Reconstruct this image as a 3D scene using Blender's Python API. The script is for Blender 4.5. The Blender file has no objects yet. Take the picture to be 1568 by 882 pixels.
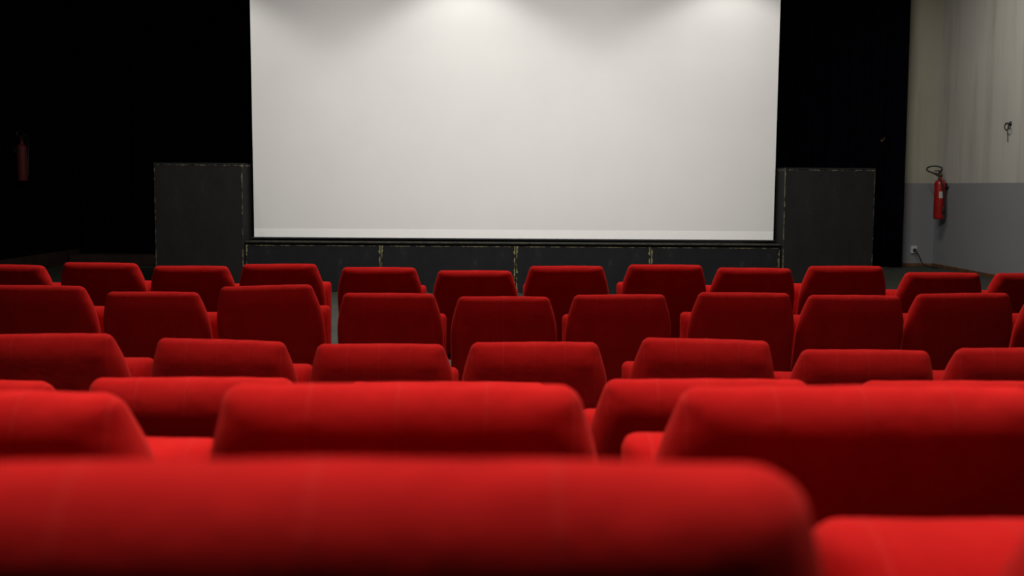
import bpy, bmesh, math, random
from mathutils import Vector, Matrix
random.seed(4)
S = bpy.context.scene
S.view_settings.view_transform = 'Standard'
S.view_settings.look = 'None'
COL = S.collection

# ------------------------------------------------------------ materials
def new_mat(name):
    m = bpy.data.materials.new(name); m.use_nodes = True
    nt = m.node_tree
    return m, nt, nt.nodes['Principled BSDF']
def N(nt, t, **kw):
    n = nt.nodes.new(t)
    for k, v in kw.items(): setattr(n, k, v)
    return n
def ramp(nt, stops):
    r = N(nt, 'ShaderNodeValToRGB')
    cr = r.color_ramp
    while len(cr.elements) < len(stops): cr.elements.new(0.5)
    for e, (p, c) in zip(cr.elements, stops):
        e.position = p; e.color = (*c, 1) if len(c) == 3 else c
    return r
def math_n(nt, op, a, b=None, c=None):
    n = N(nt, 'ShaderNodeMath', operation=op)
    for i, v in enumerate((a, b, c)):
        if v is None: continue
        if isinstance(v, (int, float)): n.inputs[i].default_value = v
        else: nt.links.new(v, n.inputs[i])
    return n.outputs[0]
def mixc(nt, fac, a, b):
    n = N(nt, 'ShaderNodeMix', data_type='RGBA')
    for idx, v in ((0, fac), (6, a), (7, b)):
        if isinstance(v, (int, float)): n.inputs[idx].default_value = v
        elif isinstance(v, tuple): n.inputs[idx].default_value = (*v, 1)
        else: nt.links.new(v, n.inputs[idx])
    return n.outputs[2]
def noise(nt, vec, scale, detail=4, rough=.55):
    n = N(nt, 'ShaderNodeTexNoise'); n.inputs['Scale'].default_value = scale
    n.inputs['Detail'].default_value = detail; n.inputs['Roughness'].default_value = rough
    nt.links.new(vec, n.inputs['Vector']); return n.outputs['Fac']
def bump(nt, bsdf, h, strength, dist):
    b = N(nt, 'ShaderNodeBump'); b.inputs['Strength'].default_value = strength
    b.inputs['Distance'].default_value = dist
    nt.links.new(h, b.inputs['Height']); nt.links.new(b.outputs[0], bsdf.inputs['Normal'])

def simple(name, col, rough=.6, metal=0, nscale=20, var=.25, bs=.1):
    m, nt, b = new_mat(name)
    tc = N(nt, 'ShaderNodeTexCoord')
    f = noise(nt, tc.outputs['Object'], nscale)
    r = ramp(nt, [(.3, tuple(c*(1-var) for c in col)), (.7, tuple(min(1, c*(1+var)) for c in col))])
    nt.links.new(f, r.inputs[0]); nt.links.new(r.outputs[0], b.inputs['Base Color'])
    b.inputs['Roughness'].default_value = rough; b.inputs['Metallic'].default_value = metal
    bump(nt, b, f, bs, .01)
    return m

def fabric():
    m, nt, b = new_mat('red_seat_fabric')
    tc = N(nt, 'ShaderNodeTexCoord'); o = tc.outputs['Object']
    sx = N(nt, 'ShaderNodeSeparateXYZ'); nt.links.new(o, sx.inputs[0])
    big = noise(nt, o, 9, 3); fine = noise(nt, o, 450, 3)
    fib = noise(nt, o, 55, 6, .75)
    r = ramp(nt, [(.3, (.54, .013, .012)), (.7, (.66, .019, .017))])
    nt.links.new(big, r.inputs[0])
    # sewn channels every 10 cm
    fr = math_n(nt, 'FRACT', math_n(nt, 'ADD', math_n(nt, 'MULTIPLY', sx.outputs[0], 10.0), 20.52))
    d = math_n(nt, 'ABSOLUTE', math_n(nt, 'SUBTRACT', fr, .5))
    seam = N(nt, 'ShaderNodeMapRange'); seam.inputs[1].default_value = .008; seam.inputs[2].default_value = .035
    seam.inputs[3].default_value = 1; seam.inputs[4].default_value = 0
    nt.links.new(d, seam.inputs[0])
    c1 = mixc(nt, math_n(nt, 'MULTIPLY', seam.outputs[0], .10), r.outputs[0], (.85, .10, .08))
    c2 = mixc(nt, math_n(nt, 'MULTIPLY', fib, .5), c1, (.38, .006, .006))
    nt.links.new(c2, b.inputs['Base Color'])
    b.inputs['Roughness'].default_value = 1
    b.inputs['Specular IOR Level'].default_value = .02
    b.inputs['Sheen Weight'].default_value = .14
    b.inputs['Sheen Roughness'].default_value = .5
    b.inputs['Sheen Tint'].default_value = (1, .17, .12, 1)
    h = math_n(nt, 'ADD', math_n(nt, 'MULTIPLY', fine, .25), math_n(nt, 'MULTIPLY', seam.outputs[0], -.2))
    h = math_n(nt, 'ADD', h, math_n(nt, 'MULTIPLY', big, 2.4))
    bump(nt, b, h, .6, .004)
    return m

def worn_black(name, base=(.011, .011, .012), edge=(.20, .18, .085), w=.012, amt=1.0):
    m, nt, b = new_mat(name)
    tc = N(nt, 'ShaderNodeTexCoord'); g = tc.outputs['Generated']; o = tc.outputs['Object']
    s = N(nt, 'ShaderNodeSeparateXYZ'); nt.links.new(g, s.inputs[0])
    def dist(v):
        return math_n(nt, 'SUBTRACT', .5, math_n(nt, 'ABSOLUTE', math_n(nt, 'SUBTRACT', v, .5)))
    a, c_, d_ = dist(s.outputs[0]), dist(s.outputs[1]), dist(s.outputs[2])
    dm = math_n(nt, 'MAXIMUM', math_n(nt, 'MINIMUM', a, c_), math_n(nt, 'MINIMUM', math_n(nt, 'MAXIMUM', a, c_), d_))
    n1 = noise(nt, o, 14, 6, .7)
    thr = math_n(nt, 'MULTIPLY', math_n(nt, 'MAXIMUM', math_n(nt, 'SUBTRACT', n1, .42), 0.0), w*7)
    e = math_n(nt, 'LESS_THAN', dm, thr)
    mp = N(nt, 'ShaderNodeMapping'); mp.inputs['Scale'].default_value = (1, 1, .6); nt.links.new(o, mp.inputs[0])
    sc = noise(nt, mp.outputs[0], 5, 8, .75)
    r = ramp(nt, [(.35, base), (.62, tuple(c*1.35 for c in base)), (.80, (.045, .042, .035))])
    nt.links.new(sc, r.inputs[0])
    c = mixc(nt, math_n(nt, 'MULTIPLY', e, amt), r.outputs[0], edge)
    nt.links.new(c, b.inputs['Base Color']); b.inputs['Roughness'].default_value = .85
    b.inputs['Specular IOR Level'].default_value = .15
    bump(nt, b, sc, .2, .01)
    return m

def wall_paint(name, up, low, zline):
    m, nt, b = new_mat(name)
    tc = N(nt, 'ShaderNodeTexCoord'); o = tc.outputs['Object']
    s = N(nt, 'ShaderNodeSeparateXYZ'); nt.links.new(o, s.inputs[0])
    f = math_n(nt, 'GREATER_THAN', s.outputs[2], zline)
    n1 = noise(nt, o, 1.2, 5); n2 = noise(nt, o, 30, 4)
    u = mixc(nt, n1, tuple(c*.9 for c in up), tuple(c*1.08 for c in up))
    l = mixc(nt, n1, tuple(c*.92 for c in low), tuple(c*1.08 for c in low))
    c = mixc(nt, f, l, u)
    mp = N(nt, 'ShaderNodeMapping'); mp.inputs['Scale'].default_value = (2.2, 2.2, .18); nt.links.new(o, mp.inputs[0])
    st = noise(nt, mp.outputs[0], 1.6, 5, .6)
    r = ramp(nt, [(.50, (0, 0, 0)), (.74, (1, 1, 1))]); nt.links.new(st, r.inputs[0])
    c = mixc(nt, math_n(nt, 'MULTIPLY', r.outputs[0], math_n(nt, 'MULTIPLY', f, .4)), c, (.20, .16, .10))
    nt.links.new(c, b.inputs['Base Color']); b.inputs['Roughness'].default_value = .75
    bump(nt, b, n2, .15, .01)
    return m

M_FAB = fabric()
M_METAL = simple('dark_painted_steel', (.03, .03, .032), .45, .6)
M_CURT = simple('black_navy_curtain', (.0016, .0018, .0042), .95, 0, 6, .4)
M_CURT.node_tree.nodes['Principled BSDF'].inputs['Specular IOR Level'].default_value = .02
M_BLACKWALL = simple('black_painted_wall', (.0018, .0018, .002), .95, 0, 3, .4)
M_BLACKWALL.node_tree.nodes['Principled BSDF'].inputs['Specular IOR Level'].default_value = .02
M_WALL = wall_paint('two_tone_wall_paint', (.54, .52, .46), (.26, .26, .27), 1.36)
M_WALL2 = wall_paint('two_tone_wall_paint_end', (.44, .42, .33), (.24, .24, .25), 1.36)
M_FLOOR = simple('dark_linoleum', (.027, .029, .020), .7, 0, 5, .35)
M_CEIL = simple('dark_ceiling', (.08, .075, .07), .9)
M_REARW = simple('dim_rear_wall', (.06, .055, .05), .9)
M_SCREEN = simple('matte_white_screen', (.77, .755, .73), .9, 0, 2, .015, .02)
M_HEM = simple('white_screen_hem', (.92, .91, .88), .8, 0, 4, .02, .02)
M_STAGE = worn_black('scuffed_black_plywood')
M_BOX = worn_black('scuffed_black_cabinet', base=(.014, .013, .012), edge=(.17, .155, .105), w=.008)
M_DECK = simple('stage_deck_wood', (.02, .018, .014), .7, 0, 8, .4)
M_EDGE = simple('worn_stage_edging', (.03, .03, .02), .85, 0, 12, .7)
M_WOOD = simple('brown_wood_trim', (.14, .06, .025), .55, 0, 6, .4)
M_DWOOD = simple('dark_red_wood_trim', (.022, .008, .005), .7, 0, 6, .4)
M_EXT = simple('extinguisher_red_paint', (.36, .012, .010), .35, 0, 8, .1, .02)
M_EXT_SHADE = simple('extinguisher_red_shaded', (.085, .005, .004), .7, 0, 8, .1, .02)  # left extinguisher's red, darkened: shade of its unlit spot put into the colour
M_RUB = simple('black_rubber', (.012, .012, .012), .5)
M_LABEL = simple('pale_label', (.5, .47, .42), .5, 0, 40, .3)
M_LABEL_SHADE = simple('pale_label_shaded', (.04, .012, .008), .7, 0, 40, .3)  # label for the left extinguisher, same shade put into its colour
M_BRASS = simple('tarnished_brass', (.12, .08, .04), .5, .7)
M_PLASTIC = simple('white_plastic', (.6, .6, .57), .4, 0, 10, .05)

# ------------------------------------------------------------ helpers
def obj_from_bm(bm, name, mat, parent=None, smooth=False, loc=(0, 0, 0)):
    me = bpy.data.meshes.new(name); bm.to_mesh(me); bm.free()
    if mat: me.materials.append(mat)
    if smooth:
        for p in me.polygons: p.use_smooth = True
    o = bpy.data.objects.new(name, me); COL.objects.link(o)
    o.location = loc
    if parent: o.parent = parent
    return o
def inst(me, name, parent, loc=(0, 0, 0), rot=(0, 0, 0), scale=(1, 1, 1)):
    o = bpy.data.objects.new(name, me); COL.objects.link(o)
    o.parent = parent; o.location = loc; o.rotation_euler = rot; o.scale = scale
    return o
def empty(name, loc=(0, 0, 0)):
    e = bpy.data.objects.new(name, None); COL.objects.link(e)
    e.location = loc; e.empty_display_size = .1
    return e
def add_box(bm, a, b, bev=0):
    r = bmesh.ops.create_cube(bm, size=1)
    vs = r['verts']
    for v in vs:
        v.co = Vector([(a[i]+b[i])/2 + v.co[i]*(b[i]-a[i]) for i in range(3)])
    if bev:
        es = list({e for v in vs for e in v.link_edges})
        bmesh.ops.bevel(bm, geom=es, offset=bev, segments=2, affect='EDGES', profile=.5)
def box(name, a, b, mat, parent=None, bev=0):
    bm = bmesh.new()
    c = [(a[i]+b[i])/2 for i in range(3)]
    add_box(bm, [a[i]-c[i] for i in range(3)], [b[i]-c[i] for i in range(3)], bev)
    return obj_from_bm(bm, name, mat, parent, loc=c)
def lathe(prof, seg=28):
    bm = bmesh.new(); rings = []
    for r, z in prof:
        rings.append([bm.verts.new((r*math.cos(2*math.pi*i/seg), r*math.sin(2*math.pi*i/seg), z)) for i in range(seg)])
    for a, b in zip(rings, rings[1:]):
        for i in range(seg):
            bm.faces.new((a[i], a[(i+1) % seg], b[(i+1) % seg], b[i]))
    bm.faces.new(rings[0][::-1]); bm.faces.new(rings[-1])
    return bm
def tube(name, pts, rad, mat, parent=None, cyclic=False):
    cu = bpy.data.curves.new(name, 'CURVE'); cu.dimensions = '3D'
    sp = cu.splines.new('NURBS'); sp.points.add(len(pts)-1)
    for p, q in zip(sp.points, pts): p.co = (*q, 1)
    sp.use_endpoint_u = True; sp.order_u = 4; sp.use_cyclic_u = cyclic
    cu.bevel_depth = rad; cu.bevel_resolution = 4; cu.resolution_u = 8
    tmp = bpy.data.objects.new(name, cu); COL.objects.link(tmp)
    dg = bpy.context.evaluated_depsgraph_get()
    me = bpy.data.meshes.new_from_object(tmp.evaluated_get(dg))
    bpy.data.objects.remove(tmp)
    me.materials.clear(); me.materials.append(mat)
    for p in me.polygons: p.use_smooth = True
    o = bpy.data.objects.new(name, me); COL.objects.link(o)
    if parent: o.parent = parent
    return o

# padded panel: top centre at origin, runs down -Z, rounded top roll
def pad_mesh(name, wfun, length, T, R, rc, lean, bulge, Rb=.04, rside=.045):
    bm = bmesh.new()
    lv = []
    k = 18
    for i in range(k):
        a = math.pi/2*(i+.12)/k
        lv.append(R*(1-math.cos(a)))
    s = R
    n = 16
    for i in range(n+1): lv.append(R + (length-R-Rb)*i/n)
    for i in range(1, 7): lv.append(length-Rb + Rb*math.sin(math.pi/2*i/6.3))
    rings = []
    for s in lv:
        t = T*math.sqrt(max(0, 1-(1-s/R)**2)) if s < R else T
        if s > length-Rb: t *= math.sqrt(max(.001, 1-((s-length+Rb)/Rb)**2))
        w = wfun(s)
        if s < rc: w -= rc*(1-math.sqrt(max(0, 1-(1-s/rc)**2)))
        r = min(rside, t*1.0)
        pts = []
        nx = 20; na = 6
        for sgn in (-1, 1):
            xs = [(-1+2*j/nx) for j in range(nx+1)]
            if sgn == 1: xs = xs[::-1]
            for x in xs: pts.append((x*(w-r), sgn*t))
            for j in range(1, na):
                a = math.pi*j/na
                ex = 1 if sgn == -1 else -1
                pts.append((ex*(w-r+r*math.sin(a)), sgn*t*math.cos(a)))
        ring = []
        for x, y in pts:
            u = min(1, abs(x)/w)
            by = bulge*(1-u**2)*min(1, s/R)
            yy = y + (by if y > 0 else -by if y < 0 else 0)
            zz = -s + (.0010*math.sin(x*17+1)+.0003*math.cos(x*62.8))*max(0, 1-s/R)
            ring.append(bm.verts.new((x, yy + lean*s, zz)))
        rings.append(ring)
    m = len(rings[0])
    for a, b in zip(rings, rings[1:]):
        for i in range(m):
            bm.faces.new((a[i], b[i], b[(i+1) % m], a[(i+1) % m]))
    bm.faces.new(rings[0]); bm.faces.new(rings[-1][::-1])
    bmesh.ops.recalc_face_normals(bm, faces=bm.faces)
    me = bpy.data.meshes.new(name); bm.to_mesh(me); bm.free()
    me.materials.append(M_FAB)
    for p in me.polygons: p.use_smooth = True
    return me

def wback(s):
    u = min(1, s/.19); u = 1.5*u-.5*u**3
    return .201 + .042*u
ME_BACK = pad_mesh('seat_backrest', wback, .50, .050, .078, .020, .29, .008)
ME_CUSH = pad_mesh('seat_cushion', lambda s: .241, .42, .062, .06, .022, -.06, .010)
bm = bmesh.new()
for sx in (-1, 1):
    add_box(bm, (sx*.19-.018, .10, 0.012), (sx*.19+.018, .16, 1.0), .004)
    add_box(bm, (sx*.19-.035, .02, 0), (sx*.19+.035, .26, .03), .004)
add_box(bm, (-.20, .115, .80), (.20, .145, .92), .004)
ME_FRAME = bpy.data.meshes.new('frame'); bm.to_mesh(ME_FRAME); bm.free(); ME_FRAME.materials.append(M_METAL)

HC = 1.27
def seat(x, y, ztop, floor, roll=0, yaw=0):
    e = empty('theater_seat', (x, y, floor))
    e.rotation_euler[2] = math.radians(yaw)
    h = ztop-floor + .006*x
    inst(ME_BACK, 'backrest', e, (0, 0, h), (0, math.radians(-roll), 0))
    inst(ME_CUSH, 'folded_cushion', e, (0, .25, h-.125), (math.radians(random.uniform(-1, 1)), math.radians(-roll*.4), 0))
    inst(ME_FRAME, 'frame', e, (0, 0, 0), (0, 0, 0), (1, 1, h-.44))

rows = [
 (5.09, .822, 0, [(-3.34,.01,0),(-2.82,.011,-1),(-2.298,.022,-.6),(-1.793,.004,0),(-1.298,.015,.5),(-.742,-.004,0),(-.207,-.022,0),(.305,.004,.3),(.858,.011,-.3),(1.356,-.007,-.5),(1.865,.004,.2),(2.407,-.033,-.4),(2.912,-.036,0)]),
 (4.09, .790, 0, [(-2.65,.03,0),(-2.129,.035,-.5),(-1.615,.006,0),(-1.104,.035,1.8),(-.552,0,-.3),(-.035,-.015,0),(.485,-.006,.6),(1.046,.003,-.4),(1.542,-.009,-.3),(2.030,0,1.0),(2.54,0,0)]),
 (2.93, .767, 0, [(-2.02,.02,0),(-1.499,.027,.8),(-.938,.008,-1.5),(-.423,-.006,0),(.075,0,.4),(.630,.010,-1.4),(1.147,-.025,-.3),(1.649,-.019,.3)]),
 (1.83, .880, .08, [(-1.142,-.003,0),(-.648,.003,.4),(-.129,-.006,0),(.396,0,.2),(.919,-.004,0)]),
 (1.04, 1.041, .24, [(-.655,-.006,-.2),(-.126,.002,0),(.401,-.001,.1),(.925,0,0)]),
 (.38, 1.153, .34, [(-.605,0,0),(-.079,0,.1),(.453,.004,0)]),
]
for y, zt, fl, ss in rows:
    for x, dz, roll in ss:
        seat(x, y, zt+dz, fl, roll, random.uniform(-.8, .8) if y > 1 else 0)

# ------------------------------------------------------------ room shell
XL, XR, YB, YR, H = -7.0, 6.92, 15.0, -4.0, 5.0
bm = bmesh.new()
prof = [(YR, .34), (.78, .34), (.78, .24), (1.47, .24), (1.47, .08), (2.45, .08), (2.45, 0), (YB, 0)]
prof = prof + [(YB, -.2), (YR, -.2)]
L = [bm.verts.new((XL, y, z)) for y, z in prof]; Rr = [bm.verts.new((XR, y, z)) for y, z in prof]
bm.faces.new(L[::-1]); bm.faces.new(Rr)
for i in range(len(prof)):
    j = (i+1) % len(prof); bm.faces.new((L[i], L[j], Rr[j], Rr[i]))
bmesh.ops.recalc_face_normals(bm, faces=bm.faces)
obj_from_bm(bm, 'floor', M_FLOOR)
def wall(name, a, b, mat):
    bm = bmesh.new(); add_box(bm, a, b); return obj_from_bm(bm, name, mat)
wall('wall_left', (XL-.2, YR-.2, -.2), (XL, YB+.2, H), M_BLACKWALL)
wall('wall_right', (XR, YR-.2, -.2), (XR+.2, YB+.2, H), M_WALL)
wall('wall_front', (XL, YB, -.2), (XR, YB+.2, H), M_WALL2)
wall('wall_rear', (XL, YR-.2, -.2), (XR, YR, H), M_REARW)
wall('ceiling', (XL-.2, YR-.2, H), (XR+.2, YB+.2, H+.2), M_CEIL)
box('baseboard_right', (XR-.025, 2.5, 0), (XR-.001, YB-.03, .05), M_WOOD)
box('baseboard_front', (6.30, YB-.03, 0), (XR-.03, YB-.001, .045), M_WOOD)
box('baseboard_left', (XL+.001, 9, 0), (XL+.03, YB-.3, .22), M_DWOOD)

def curtain(name, x0, x1, y, z0, z1, seed):
    rnd = random.Random(seed)
    bm = bmesh.new(); n = int((x1-x0)/.03); nz = 10
    ph = rnd.random()*6
    grid = []
    for k in range(nz+1):
        z = z0+(z1-z0)*k/nz; row = []
        for i in range(n+1):
            x = x0+(x1-x0)*i/n
            yy = y + .07*math.sin(x*16+ph+.6*math.sin(x*2.3)) + .03*math.sin(x*37+ph*2+.2*z)
            row.append(bm.verts.new((x, yy, z)))
        grid.append(row)
    for a, b in zip(grid, grid[1:]):
        for i in range(n): bm.faces.new((a[i], a[i+1], b[i+1], b[i]))
    o = obj_from_bm(bm, name, M_CURT, smooth=True)
    md = o.modifiers.new('thick', 'SOLIDIFY'); md.thickness = .01
    return o
curtain('stage_curtain', XL+.05, 0, 14.7, .01, H-.02, 1)
curtain('stage_curtain', 0.02, 6.27, 14.7, .01, H-.02, 2)
box('skirting_platform', (-6.9, 14.2, 0), (-4.6, 14.55, .16), M_DWOOD, bev=.01)

# ------------------------------------------------------------ stage
st = empty('stage', (0, 0, 0))
SY = 10.8; Z = .60
box('deck', (-3.15, SY, Z-.04), (3.17, 14.4, Z), M_DECK, st)
xs = [-3.15, -1.55, .045, 1.64, 3.17]
for i in range(4):
    box('front_panel_%d' % (i+1), (xs[i]+.004, SY-.02, .0), (xs[i+1]-.004, SY+.02, Z-.04), M_STAGE, st, .003)
box('front_edging', (-3.15, SY-.035, Z-.012), (3.17, SY-.001, Z+.006), M_EDGE, st, .004)
box('side_panel_left', (-3.15, SY+.03, 0), (-3.11, 14.4, Z-.04), M_STAGE, st)
box('side_panel_right', (3.13, SY+.03, 0), (3.17, 14.4, Z-.04), M_STAGE, st)

def cabinet(x0, x1, zt):
    e = empty('black_stage_cabinet', ((x0+x1)/2, 10.72, 0))
    w = (x1-x0)/2
    box('body', (-w, 0, .0), (w, .62, zt-.02), M_BOX, e, .004)
    box('top_lid', (-w-.004, -.006, zt-.018), (w+.004, .63, zt), M_BOX, e, .003)
cabinet(-4.19, -3.16, 1.52)
cabinet(3.185, 4.24, 1.505)

# ------------------------------------------------------------ projection screen
ps = empty('projection_screen', (0, 11.0, 0))
def quadslab(name, pts, y0, y1, mat):
    bm = bmesh.new()
    f = [bm.verts.new((x, y0, z)) for x, z in pts]; b = [bm.verts.new((x, y1, z)) for x, z in pts]
    bm.faces.new(f); bm.faces.new(b[::-1])
    for i in range(4):
        j = (i+1) % 4; bm.faces.new((f[j], f[i], b[i], b[j]))
    bmesh.ops.recalc_face_normals(bm, faces=bm.faces)
    return obj_from_bm(bm, name, mat, ps)
quadslab('fabric', [(-3.105, .745), (3.145, .745), (3.165, 4.55), (-3.125, 4.55)], -.004, .004, M_SCREEN)
quadslab('bottom_hem', [(-3.105, .642), (3.145, .642), (3.145, .745), (-3.105, .745)], -.005, .005, M_HEM)
box('bottom_batten', (-3.14, -.02, .622), (3.16, .02, .642), M_METAL, ps, .004)
box('roller_case', (-3.14, -.1, 4.5), (3.17, .12, 4.72), M_METAL, ps, .02)
for i, x in enumerate((-2.8, 2.8)):
    box('hanger_%d' % (i+1), (x-.02, -.02, 4.7), (x+.02, .02, H), M_METAL, ps)

# ------------------------------------------------------------ fire extinguishers
def extinguisher(loc, rotz, sc, paint, label):
    e = empty('fire_extinguisher', loc); e.rotation_euler[2] = rotz; e.scale = (sc,)*3
    R = .072
    p = [(R*.9, 0), (R, .02), (R, .48)] + [(R*math.cos(a), .48+.07*math.sin(a)) for a in [i*math.pi/2/8 for i in range(1, 7)]] + [(.026, .555), (.024, .585)]
    obj_from_bm(lathe(p), 'cylinder_body', paint, e, True)
    bm = bmesh.new(); n = 12; g = []
    for z in (.29, .38):
        g.append([bm.verts.new(((R+.0015)*math.cos(a), (R+.0015)*math.sin(a), z)) for a in [math.radians(-60+45*i/n) for i in range(n+1)]])
    for i in range(n): bm.faces.new((g[0][i], g[0][i+1], g[1][i+1], g[1][i]))
    obj_from_bm(bm, 'label', label, e, True)
    obj_from_bm(lathe([(.03, .585), (.03, .62), (.018, .63), (.018, .65)]), 'valve', M_BRASS, e, True)
    box('lever_upper', (-.012, -.12, .655), (.012, .03, .67), M_RUB, e, .003)
    box('lever_lower', (-.012, -.11, .622), (.012, .0, .634), M_RUB, e, .003)
    tube('hose', [(0, -.02, .65), (.06, -.02, .69), (.02, -.02, .72), (-.10, -.02, .735), (-.19, -.03, .715), (-.20, -.03, .67), (-.12, -.04, .645), (-.03, -.07, .63), (.05, -.08, .57), (.088, -.05, .46), (.092, -.04, .30), (.09, -.03, .16)], .010, M_RUB, e)
    obj_from_bm(lathe([(.012, .0), (.017, .01), (.015, .10), (.011, .11)]), 'nozzle', M_RUB, e, True, (.09, -.03, .07))
    box('wall_bracket', (-.04, .06, .40), (.04, .105, .50), M_METAL, e, .004)
    box('strap', (-.076, -.0, .43), (.076, .09, .455), M_METAL, e, .004)
extinguisher((XR-.135, 14.55, .79), math.radians(-60), 1.15, M_EXT, M_LABEL)
extinguisher((XL+.11, 12.9, 1.3), math.radians(90), .95, M_EXT_SHADE, M_LABEL_SHADE)

hk = empty('wall_ring_hook', (XR, 12.8, 2.18)); hk.scale = (.75,)*3
obj_from_bm(lathe([(.045, 0), (.045, .012), (.02, .02), (.015, .07), (.02, .085)]), 'mount', M_METAL, hk, True).rotation_euler = (0, math.radians(-90), 0)
tube('ring', [(-.075, .07*math.cos(a), -.055+.07*math.sin(a)) for a in [i*math.pi/5 for i in range(10)]], .010, M_METAL, hk, True)
tube('dangling_cord', [(-.06, .0, -.1), (-.03, .03, -.22), (-.02, .05, -.33)], .006, M_METAL, hk)

po = empty('power_outlet', (6.60, YB, .27))
box('plate', (-.05, -.03, -.06), (.05, 0, .06), M_PLASTIC, po, .006)
box('plug', (-.022, -.075, -.03), (.022, -.03, .02), M_RUB, po, .006)
tube('cable', [(0, -.07, -.01), (.03, -.12, -.06), (.07, -.12, -.16), (.10, -.14, -.245), (.16, -.25, -.258), (.18, -.5, -.258)], .009, M_RUB, po)
th = empty('curtain_tieback', (5.84, 14.56, 2.02)); th.scale = (.6,)*3
obj_from_bm(lathe([(.04, 0), (.045, .01), (.03, .03), (.03, .05)]), 'rosette', M_BRASS, th, True).rotation_euler = (math.radians(90), 0, 0)
tube('hook', [(0, -.04, 0), (.03, -.07, .01), (.05, -.08, .05), (.04, -.06, .09)], .01, M_BRASS, th)

# ------------------------------------------------------------ lights + fixtures
def area(name, parent, loc, rot, sx, sy, power, col=(1, .97, .92), spread=180):
    l = bpy.data.lights.new(name, 'AREA'); l.shape = 'RECTANGLE'; l.size = sx; l.size_y = sy
    l.energy = power; l.color = col; l.spread = math.radians(spread)
    o = bpy.data.objects.new(name, l); COL.objects.link(o)
    o.location = loc; o.rotation_euler = rot; o.parent = parent
for y, p, spd in ((1.2, 60, 80), (5.9, 195, 170)):
    e = empty('added_wall_fill_light', (0, y, H))
    box('housing', (-2.6, -.2, -.12), (2.6, .2, 0), M_METAL, e, .01)
    area('lamp', e, (0, 0, -.13), (0, 0, 0), 5.0, .35, p, spread=spd)
e = empty('added_wall_fill_light', (4.6, 11.6, H))  # fixture and lamp out of view, added to brighten the right wall
box('housing', (-.2, -1.3, -.12), (.2, 1.3, 0), M_METAL, e, .01)
area('lamp', e, (0, 0, -.14), (0, math.radians(-30), 0), .35, 2.4, 76, spread=150)

bar = empty('lighting_bar', (0, 10.2, 4.45))
tube('pipe', [(-4.5, 0, 0), (-1.5, 0, 0), (1.5, 0, 0), (4.5, 0, 0)], .025, M_METAL, bar)
for i, x in enumerate((-4, 4)):
    box('drop_%d' % (i+1), (x-.015, -.015, 0), (x+.015, .015, H-4.45), M_METAL, bar)
for i, x in enumerate((-3.72, -.58, 2.56)):
    o = obj_from_bm(lathe([(.06, .16), (.09, .14), (.10, 0.0), (.12, -.02)]), 'spotlight_can_%d' % (i+1), M_METAL, bar, True, (x, .0, -.19))
    l = bpy.data.lights.new('beam', 'SPOT'); l.energy = 48; l.spot_size = math.radians(118); l.spot_blend = .45
    l.shadow_soft_size = .06; l.color = (1, .99, .95)
    lo = bpy.data.objects.new('beam', l); COL.objects.link(lo); lo.parent = o; lo.location = (0, 0, -.06)

e = empty('stage_flood_light', (0, 6.9, 4.5))
box('housing', (-2.9, -.12, .07), (2.9, .12, .22), M_METAL, e, .01)
for i, x in enumerate((-1.8, 1.8)):
    box('rod_%d' % (i+1), (x-.012, -.012, .22), (x+.012, .012, H-4.501), M_METAL, e)
area('lamp', e, (0, 0, -.1), (math.radians(48), 0, 0), 5.6, .3, 104, (1, .98, .945), 130)

w = bpy.data.worlds.new('World'); S.world = w; w.use_nodes = True
w.node_tree.nodes['Background'].inputs[0].default_value = (.01, .01, .012, 1)
w.node_tree.nodes['Background'].inputs[1].default_value = .3

# ------------------------------------------------------------ camera
cam = bpy.data.cameras.new('camera'); co = bpy.data.objects.new('camera', cam); COL.objects.link(co)
cam.sensor_width = 36; cam.lens = 36*1400/1568
cam.shift_y = -.037; cam.clip_start = .02
R = Matrix.Rotation(math.radians(86), 4, 'X') @ Matrix.Rotation(math.radians(.35), 4, 'Z')
co.matrix_world = Matrix.Translation((0, 0, HC)) @ R
cam.dof.use_dof = True; cam.dof.focus_distance = 6.5; cam.dof.aperture_fstop = 4.0
S.camera = co
